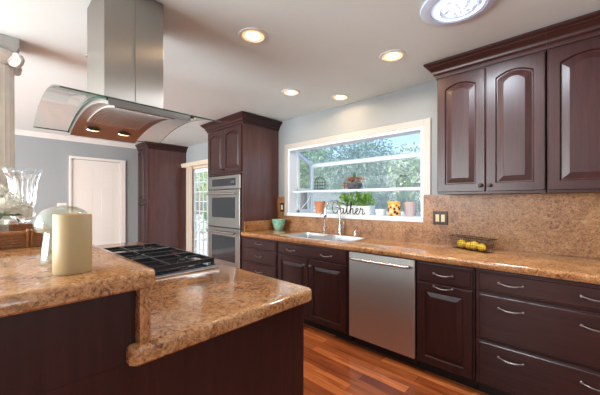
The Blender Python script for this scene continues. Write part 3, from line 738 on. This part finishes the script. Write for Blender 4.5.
# ------------------------------------------------------------------ switches and outlets
def outlet(name, lab, fn, u, z, wd=.075, ht=.118, n=1):
    r = thing(name, lab, 'wall plate', fn(u, z, 0), 'dark wall plates on the granite')
    bm = BM(); loft(bm, [[fn(a, b, d) for a, b in contour(u-wd/2, u+wd/2, z-ht/2, z+ht/2, i, 0, 2)] for i, d in ((0, 0), (0, .004), (.004, .007), (.012, .007), (.014, .005))]); obj('plate', bm, M['bronze'], r)
    for k in range(n):
        uu = u+(k-(n-1)/2)*.048
        bm = BM(); prism(bm, [(uu-.016, z-.033), (uu+.016, z-.033), (uu+.016, z+.033), (uu-.016, z+.033)], fn, .005, .010); obj('rocker', bm, M['cream_plate'], r, bevel=.001)
outlet('light_switch', 'dark bronze double switch plate with cream rockers under the wall cabinet', faceY(2.858), -.905, 1.152, .128, .122, 2)
outlet('power_outlet', 'dark single outlet plate on the granite left of the window, above the green bowl', faceY(2.858), -3.015, 1.22, .072, .12, 1)

# ------------------------------------------------------------------ things on the window counter
bw = lathe(BM(), (-2.955, 2.735, ZT_+.001), [(.05, 0), (.055, .004), (.075, .05), (.09, .105), (.096, .14), (.098, .145), (.092, .143), (.086, .105), (.068, .05), (.03, .018), (.002, .016)], 28)
tag(obj('green_planter_bowl', bw, M['celadon'], smooth=True), 'pale green glazed ceramic pot on the counter by the oven tower', 'pot')
# wire basket of lemons
wb = thing('wire_basket', 'dark wire basket with sloping ends holding yellow lemons on the counter', 'basket', (-.60, 2.67, ZT_))
bA, bB = Vector((-.745, 2.745, 0)), Vector((-.475, 2.60, 0))
ux = (bB-bA).normalized(); uy = Vector((-ux.y, ux.x, 0)); cc = (bA+bB)/2; hl = (bB-bA).length/2
def bp(s, t_, h):  # s along, t across, h height 0..1
    e = hl+.022*h; q = .040+.012*h
    return cc+ux*s*e+uy*t_*q+Vector((0, 0, ZT_+.003+.10*h))
bm = BM()
for h in (0, .2, .4, .6, .8): tube(bm, [bp(a, b, h) for a, b in ((-1, -1), (1, -1), (1, 1), (-1, 1))], .0010, 5, True)
for k in range(21):
    s = -1+2*k/20
    for t_ in (-1, 1): tube(bm, [bp(s, t_, 0), bp(s, t_, 1)], .0012, 5)
    tube(bm, [bp(s, -1, 0), bp(s, 1, 0)], .0014, 5)
for k in range(1, 5):
    t_ = -1+2*k/5
    for s in (-1, 1): tube(bm, [bp(s, t_, 0), bp(s, t_, 1)], .0012, 5)
obj('wire_mesh', bm, M['bronze'], wb)
bm = BM(); tube(bm, [bp(a, b, 1) for a, b in ((-1, -1), (1, -1), (1, 1), (-1, 1))], .003, 6, True); obj('rim', bm, M['bronze'], wb)
for k, (s, rr, lab) in enumerate(((-.62, .033, 'leftmost lemon in the wire basket, set slightly apart'), (-.16, .028, 'smaller lemon second from left in the wire basket'), (.16, .034, 'large lemon second from right in the wire basket'), (.60, .030, 'rightmost lemon in the wire basket'))):
    p_ = bp(s, 0, 0)+Vector((0, 0, rr+.003)); lm = thing('lemon', lab, 'lemon', p_, 'lemons in the wire basket')
    obj('skin', lathe(BM(), p_, [(rr*q, rr*h*1.12) for q, h in ((.06, -1.08), (.22, -.98), (.62, -.74), (.92, -.36), (1, 0), (.92, .36), (.62, .74), (.22, .98), (.06, 1.1))], 16, ax=(ux.x, ux.y, .25*(-1)**k)), M['lemon'], lm, smooth='all')

# ------------------------------------------------------------------ things in the garden window
def pot(name, lab, cat, x, y, z, r0, r1, h, m_, lip=True, group=None):
    pr = [(r0, 0), (r0+(r1-r0)*.75, h*.75)]
    if lip: pr += [(r1+.004, h*.76), (r1+.006, h)]
    else: pr += [(r1, h)]
    pr += [(r1-.006, h), (r1-.008, h*.8), (r0-.008, .01), (.002, .008)]
    return tag(obj(name, lathe(BM(), (x, y, z), pr, 24), m_, smooth=True), lab, cat, group)
SZ = FZ+.0005; HZ = 1.4475
pot('flower_pot', 'terracotta flower pot at the left end of the window sill', 'pot', -2.50, 3.06, SZ, .052, .072, .155, M['terra'])
# lettering sign
sg = thing('word_sign', 'black wire script sign reading Gather standing on the window sill', 'sign', (-1.98, 2.95, SZ))
ST = [[(1.35, 1.75), (1.05, 2.35), (.5, 2.1), (.12, 1.3), (.2, .45), (.65, .06), (1.15, .35), (1.3, 1.0), (.95, 1.1), (.8, 1.0)],
      [(2.3, .85), (1.95, 1.0), (1.65, .6), (1.68, .15), (2.0, .05), (2.3, .45), (2.38, .95), (2.38, .25), (2.55, .06), (2.8, .35), (3.08, 1.3), (3.14, 1.95)],
      [(3.14, 1.95), (3.05, 1.2), (3.06, .25), (3.28, .05), (3.5, .35), (3.88, 1.5), (3.98, 2.1), (3.8, 2.15), (3.7, 1.2), (3.7, .05)], [(2.78, 1.35), (3.5, 1.45)],
      [(3.7, .5), (3.92, .95), (4.15, .85), (4.2, .15), (4.42, .05), (4.65, .35), (5.0, .55), (5.1, .85), (4.92, 1.0), (4.72, .65), (4.8, .12), (5.15, .05), (5.4, .4), (5.58, 1.05), (5.68, .85), (5.92, .88), (5.98, .7), (5.9, .15), (6.12, .05), (6.4, .35)]]
x0g = -2.215; sc_ = .0735
bm = BM()
for st in ST: tube(bm, smoothpts([(x0g+a*sc_, 2.95, SZ+b*sc_*.95+.003) for a, b in st], 6), .0052, 6)
obj('lettering', bm, M['black'], sg, smooth=True)
# planter with leafy plant
def foliage(bm, c, rx_, ry_, rz, n_, ln, wd, up=.6, hemi=True):
    for k in range(n_):
        a = random.uniform(0, 2*PI); e = random.uniform(.05 if hemi else -PI/2, PI/2); rr = random.uniform(.45, 1)
        d = Vector((math.cos(a)*math.cos(e), math.sin(a)*math.cos(e), math.sin(e)))
        p_ = Vector(c)+Vector((d.x*rx_*rr, d.y*ry_*rr, d.z*rz*rr))
        leaf(bm, p_, d+Vector((0, 0, up))+Vector([random.uniform(-.5, .5) for _ in range(3)]), ln*random.uniform(.7, 1.2), wd)
lp_ = thing('potted_plant', 'bright green leafy plant in a long white planter behind the script sign', 'plant', (-1.99, 3.13, SZ))
bm = BM(); loft(bm, [rrect(-2.22, -1.76, 3.07, 3.19, .02, SZ), rrect(-2.235, -1.745, 3.06, 3.20, .02, SZ+.10), rrect(-2.225, -1.755, 3.07, 3.19, .02, SZ+.10), rrect(-2.22, -1.76, 3.075, 3.185, .02, SZ+.085)]); obj('planter', bm, M['pot'], lp_)
bm = BM()
for cx_ in (-2.16, -2.06, -1.96, -1.87, -1.80): foliage(bm, (cx_, 3.13, SZ+.085), .07, .06, .13+.03*random.random(), 55, .075, .038)
obj('foliage', bm, M['leaf'], lp_)
pot('small_bowl', 'small white ceramic bowl between planter and orange candle', 'bowl', -1.63, 3.10, SZ, .05, .068, .065, M['pot'], False)
cj = thing('jar_candle', 'orange candle in a glass jar with a dark printed pattern on the window sill', 'candle', (-1.42, 3.0, SZ))
bm = BM(); lathe(bm, (-1.42, 3.0, SZ), [(.062, 0), (.066, .01), (.066, .15), (.060, .155), (.058, .15), (.002, .148)], 28); o = obj('jar', bm, M['printjar'], cj, smooth=True)
tag(obj('votive_glass', lathe(BM(), (-1.285, 3.10, SZ), [(.05, 0), (.058, .02), (.066, .15), (.061, .15), (.052, .02), (.002, .012)], 32, wav=lambda a, k: 1+.03*math.cos(16*a)), M['pinkglass'], smooth=True), 'frosted pinkish ribbed glass at the right end of the window sill', 'glass')
# on the shelf
bc = thing('decorative_birdcage', 'small wire birdcage ornament at the left of the window shelf', 'ornament', (-2.53, 3.1, HZ))
bm = BM()
for k in range(14):
    a = 2*PI*k/14
    tube(bm, [(-2.53+r_*math.cos(a), 3.1+r_*math.sin(a), HZ+z) for r_, z in ((.08, .005), (.08, .11), (.07, .145), (.045, .172), (.01, .188))], .002, 5)
obj('bars', bm, M['bronze'], bc)
bm = BM()
for z in (.02, .075, .11): tube(bm, [(-2.53+.08*math.cos(a), 3.1+.08*math.sin(a), HZ+z) for a in [2*PI*k/20 for k in range(20)]], .0025, 5, True)
obj('hoop', bm, M['bronze'], bc)
obj('base', lathe(BM(), (-2.53, 3.1, HZ), [(.088, 0), (.088, .008), (.08, .012), (.01, .012)], 24), M['white'], bc)
bm = BM(); ball(bm, (-2.53, 3.1, HZ+.192), .008, 8); tube(bm, [(-2.53+.014*math.cos(a), 3.1, HZ+.211+.014*math.sin(a)) for a in [2*PI*k/12 for k in range(12)]], .002, 5, True); obj('finial', bm, M['bronze'], bc)
fb = thing('flower_basket', 'dark grey basket of rust-red dried flowers on the middle of the window shelf', 'flower basket', (-1.98, 3.1, HZ))
obj('basket', lathe(BM(), (-1.98, 3.1, HZ), [(.06, 0), (.085, .03), (.095, .075), (.088, .078), (.075, .03), (.002, .02)], 24), M['darkpot'], fb, smooth=True)
bm = BM(); foliage(bm, (-2.02, 3.1, HZ+.08), .13, .09, .07, 70, .04, .028, .1); foliage(bm, (-2.12, 3.08, HZ+.03), .05, .04, .05, 25, .035, .025, -.3); foliage(bm, (-1.89, 3.1, HZ+.09), .06, .05, .06, 25, .04, .025, 0)
obj('dried_flowers', bm, M['redleaf'], fb)
bm = BM(); foliage(bm, (-1.98, 3.1, HZ+.08), .06, .06, .11, 30, .05, .02, .6); obj('foliage', bm, M['leafd'], fb)
cl = thing('glass_lantern', 'rounded clear glass jar with a dark metal cap at the right of the window shelf', 'glass jar', (-1.36, 3.1, HZ))
obj('jar', lathe(BM(), (-1.36, 3.1, HZ), [(.065, 0), (.078, .012), (.084, .05), (.078, .095), (.055, .12), (.035, .128), (.032, .128), (.052, .116), (.074, .093), (.080, .05), (.073, .014), (.002, .006)], 28), M['jarglass'], cl, smooth=True)
obj('cap', lathe(BM(), (-1.36, 3.1, HZ+.1285), [(.036, 0), (.038, .004), (.034, .016), (.01, .02)], 20), M['pewter'], cl, smooth=True)
bm = BM()
for k in range(3): z = .045+.03*k; tube(bm, [(-1.36+.0835*math.cos(a), 3.1+.0835*math.sin(a), HZ+.05) for a in [2*PI*j/24 for j in range(24)]], .0018, 5, True)
obj('band', bm, M['pewter'], cl)

# ------------------------------------------------------------------ things on the raised bar
TZ = BZ+.0005
cn = thing('pillar_candle', 'thick ivory pillar candle on the raised granite bar', 'candle', (-1.005, .163, TZ))
bm = BM(); lathe(bm, (-1.005, .163, TZ), [(.042, 0), (.0435, .004), (.043, .155), (.041, .1585), (.039, .158), (.034, .152), (.004, .150)], 40); obj('wax', bm, M['wax'], cn, smooth=True)
bm = BM(); tube(bm, [(-1.005, .163, TZ+.149), (-1.004, .163, TZ+.157)], .0012, 6); obj('wick', bm, M['black'], cn)
gx, gy = -1.165, .166
bm = BM()
pr = [(.050, 0), (.056, .004), (.058, .02), (.054, .05), (.051, .08), (.050, .096), (.058, .099), (.067, .104), (.072, .114), (.072, .128), (.066, .148), (.050, .166), (.030, .176), (.004, .180)]
lathe(bm, (gx, gy, TZ), pr+[(r_-.0025 if r_ > .003 else .002, z-.003 if z > .1 else z+.006) for r_, z in pr[::-1]], 40, False, False)
tag(obj('mushroom_jar', bm, M['jarglass'], smooth=True), 'clear glass jar with a wide domed lid behind the pillar candle', 'glass jar')
# wicker tray
TX_0, TX_1, TY_0, TY_1 = -2.17, -1.68, -.24, .185
tr = thing('wicker_tray', 'low honey-brown wicker tray on the bar, left of the candle', 'tray', (-1.92, -.03, TZ))
bm = BM()
for k in range(5):
    z = TZ+.010+.0105*k; o_ = .003*k
    tube(bm, [(x, y, z) for x, y in ((TX_0-o_, TY_0-o_), (TX_1+o_, TY_0-o_), (TX_1+o_, TY_1+o_), (TX_0-o_, TY_1+o_))], .0056, 8, True)
obj('woven_side', bm, M['wicker'], tr, smooth=True)
bm = BM(); tube(bm, [(x, y, TZ+.062) for x, y in ((TX_0-.016, TY_0-.016), (TX_1+.016, TY_0-.016), (TX_1+.016, TY_1+.016), (TX_0-.016, TY_1+.016))], .0085, 8, True); obj('rim', bm, M['wicker'], tr, smooth=True)
bm = BM()
for k in range(4):
    y = TY_0+.06+(TY_1-TY_0-.12)*k/3
    for x, s in ((TX_1+.012, 1), (TX_0-.012, -1)):
        for d in (-.006, .006):
          bm = BM(); tube(bm, [(x+.006*s, y+d, TZ+.004), (x+.016*s, y+d, TZ+.03), (x+.016*s, y+d, TZ+.069), (x-.006*s, y+d, TZ+.073), (x-.016*s, y+d, TZ+.064)], .0045, 6)
          obj('binding', bm, M['wicker'], tr, smooth=True)
obj('base', bx(TX_0, TX_1, TY_0, TY_1, TZ+.001, TZ+.009), M['wicker'], tr)
# crystal vase
vx, vy = -2.66, .168
pr = [(.075, 0), (.075, .010), (.05, .02), (.03, .035), (.028, .05), (.045, .065), (.068, .09), (.070, .115), (.058, .145), (.062, .165), (.068, .19), (.072, .25), (.080, .32), (.097, .375), (.112, .405)]
pi_ = [(.1105, .4045), (.090, .37), (.073, .32), (.065, .25), (.060, .19), (.052, .165), (.03, .15), (.002, .145)]
wv = lambda a, k: 1+(.09 if 8 < k < 17 else .0)*math.cos(12*a)+(.04*math.cos(8*a) if 4 < k <= 8 else 0)
tag(obj('crystal_vase', lathe(BM(), (vx, vy, TZ), [(a*.84, b) for a, b in pr+pi_], 96, True, True, wav=wv), [M['crystal'], M['rimglass']], smooth='all'), 'tall footed cut-crystal vase with a flared fluted rim on the bar', 'vase')
for p_ in bpy.data.objects['crystal_vase'].data.polygons:
    if p_.center.z > TZ+.377: p_.material_index = 1
# hydrangeas in a low glass vase in the tray
hx, hy, hz = -2.05, .03, TZ+.0095
tag(obj('glass_vase', lathe(BM(), (hx, hy, hz), [(.045, 0), (.05, .005), (.052, .09), (.049, .09), (.047, .01), (.002, .006)], 28), M['jarglass'], smooth=True), 'short clear glass vase holding white flowers in the wicker tray', 'vase')
fl = thing('flower_bouquet', 'bouquet of creamy white hydrangeas standing in the short glass vase', 'flowers', (hx, hy, hz+.01))
bm = BM()
for k in range(5):
    a = 2*PI*k/5; tube(bm, smoothpts([(hx+.02*math.cos(a+2), hy+.02*math.sin(a+2), hz+.012), (hx+.01*math.cos(a), hy+.01*math.sin(a), hz+.08), (hx+.04*math.cos(a), hy+.04*math.sin(a), hz+.135)], 3), .003, 6)
obj('stem', bm, M['leafd'], fl)
for dx, dy, dz, rr in ((.0, -.03, .16, .062), (.05, .03, .145, .055), (-.02, .06, .15, .052), (-.06, -.02, .14, .055), (.04, -.09, .14, .055), (.0, .0, .20, .048), (.0, .095, .115, .04)):
    bm = BM(); c0 = Vector((hx+dx, hy+dy, hz+dz+.02)); ball(bm, c0, rr*.72, 10)
    for k in range(90):
        a = random.uniform(0, 2*PI); e = math.asin(random.uniform(-.8, 1)); d = Vector((math.cos(a)*math.cos(e), math.sin(a)*math.cos(e), math.sin(e))); q = c0+d*rr*random.uniform(.85, 1.02)
        s = d.orthogonal().normalized(); t_ = d.cross(s)
        for j in range(4):
            b_ = a*3+j*PI/2; v = s*math.cos(b_)+t_*math.sin(b_); leaf(bm, q, v+d*.35, .014, .011, 0, .0)
    obj('bloom', bm, M['petal'], fl)
bm = BM()
for k in range(12):
    a = random.uniform(0, 2*PI); leaf(bm, (hx+.04*math.cos(a), hy+.04*math.sin(a), hz+.11), (math.cos(a), math.sin(a), .3), .09, .04)
obj('leaf', bm, M['leafd'], fl)
# ionic column standing on the bar end
kx, ky = -2.95, .045
co_ = thing('ionic_column', 'white fluted column with scrolled ionic capital at the left edge', 'column', (kx, ky, TZ))
obj('base', lathe(BM(), (kx, ky, TZ), [(.135, 0), (.135, .03), (.125, .035), (.135, .05), (.12, .068), (.11, .072), (.115, .085), (.102, .095)], 40), M['plaster'], co_, smooth=True)
fl_ = lambda a, k: 1-.05*abs(math.cos(10*a))**.5 if 0 < k < 3 else .97
obj('shaft', lathe(BM(), (kx, ky, TZ+.0955), [(.102, 0), (.102, .02), (.096, 1.02), (.096, 1.04)], 120, wav=fl_), M['plaster'], co_, smooth=True)
cap = BM(); lathe(cap, (kx, ky, 2.255), [(.096, 0), (.105, .012), (.096, .02), (.10, .035), (.125, .06), (.125, .09)], 32)
cp_ = obj('capital', cap, M['plaster'], co_, smooth=True)
bm = BM(); loft(bm, [rrect(kx-.105, kx+.105, ky-.105, ky+.105, .01, 2.3455, 2), rrect(kx-.12, kx+.12, ky-.12, ky+.12, .01, 2.375, 2), rrect(kx-.12, kx+.12, ky-.12, ky+.12, .01, ZC-.002, 2)]); obj('abacus', bm, M['plasterd'], cp_)
for sx_ in (1, -1):
    for sy_ in (1, -1):
        ax = Vector((sx_, sy_, 0)).normalized()*1.0; c0 = Vector((kx+sx_*.098, ky+sy_*.098, 2.292)); tn = Vector((-ax.y, ax.x, 0))
        bm = BM()
        # volute: a thick disc standing in the diagonal plane, with a raised spiral on both faces
        lathe(bm, c0-tn*.016, [(.046, 0), (.050, .004), (.050, .028), (.046, .032)], 28, ax=tn)
        for sd_ in (-1, 1):
            P = []
            for k in range(44):
                a = k*.32; r_ = .043*(1-k/50); P.append(c0+tn*sd_*.017+ax*math.cos(a)*r_+Vector((0, 0, 1))*math.sin(a)*r_)
            tube(bm, P, .0045, 6); ball(bm, c0+tn*sd_*.017, .008, 8)
        obj('volute', bm, M['plaster'], cp_, smooth=True)

# ------------------------------------------------------------------ outside
obj('ground_1', bx(-30, 14, YW+.12, 30, -.35, -.15), M['patio'], kind='structure').name = 'ground'
def tree(name, lab, x, y, h, r, m_, trunk=True, nl=6500, ls=.13, grp='trees outside the window'):
    t_ = thing(name, lab, 'tree' if trunk else 'bush', (x, y, -.15), grp)
    if trunk:
        bm = BM(); tube(bm, [(x, y, -.15), (x+.1, y, h*.4), (x, y+.1, h*.75)], [.16, .12, .06], 8); obj('trunk', bm, M['bark'], t_)
    bm = BM()
    C_ = [(x+random.uniform(-.5, .5)*r, y+random.uniform(-.5, .5)*r, h*.62+random.uniform(-.3, .3)*r, r*random.uniform(.45, .75)) for _ in range(9)] if trunk else [(x+random.uniform(-.6, .6)*r, y+random.uniform(-.3, .3)*r, h*.45+random.uniform(-.3, .2)*h, r*.5) for _ in range(7)]
    for k in range(nl):
        cx_, cy_, cz_, cr = random.choice(C_)
        a = random.uniform(0, 2*PI); e = math.asin(random.uniform(-1, 1)); q = random.uniform(.7, 1.05)
        d = Vector((math.cos(a)*math.cos(e), math.sin(a)*math.cos(e), math.sin(e)*.85))
        p_ = Vector((cx_, cy_, cz_))+d*cr*q
        if p_.z < -.1: continue
        leaf(bm, p_, d+Vector([random.uniform(-.8, .8) for _ in range(3)]), ls*random.uniform(.7, 1.3), ls*.5)
    obj('foliage', bm, m_, t_)
tree('tree', 'bright green leafy tree outside the left half of the window', -8.0, 8.7, 4.9, 1.6, M['fol_a'])
tree('tree', 'grey-green tree outside the centre of the window', -5.7, 9.0, 4.1, 1.35, M['fol_b'])
tree('hedge', 'wide green hedge against the far garden wall', -5.6, 11.9, 2.7, 2.6, M['fol_b'], False, 9000, .14)
tree('tree', 'light green airy tree outside, right part of the window', -3.3, 9.0, 3.3, 1.1, M['fol_c'], nl=5000)
tree('shrub', 'low green shrub outside behind the window sill plants', -4.2, 6.0, 1.5, 1.0, M['fol_c'], False, 3500, .09)
tree('shrub', 'low dark green shrub outside behind the right end of the sill', -2.4, 7.0, 1.5, .8, M['fol_b'], False, 3000, .09)
tree('tree', 'tall dense tree outside far left of the garden', -15.5, 10.5, 5.2, 1.8, M['fol_a'], nl=5000, ls=.2)
tree('tree', 'green tree seen through the glass patio door', -12.4, 7.5, 4.0, 1.9, M['fol_a'], nl=2400)
tree('shrub', 'bushy shrub seen low through the glass patio door', -10.0, 6.0, 1.4, .9, M['fol_b'], False, 1500, .14)
obj('garden_wall', bx(-20, 6, 13.2, 13.4, -.15, 1.9), M['stucco'], kind='structure').name = 'wall_garden'
hs = thing('neighbour_house', 'pale house with grey roof beyond the garden trees', 'house', (-9, 16, -.15))
obj('house_wall', bx(-14, -3.5, 14, 19, -.15, 2.3), M['stucco'], hs)
bm = BM(); prism(bm, [(13.5, 2.3), (19.5, 2.3), (16.5, 3.5)], fX, -14.5, -3.0); obj('roof', bm, M['roof'], hs)
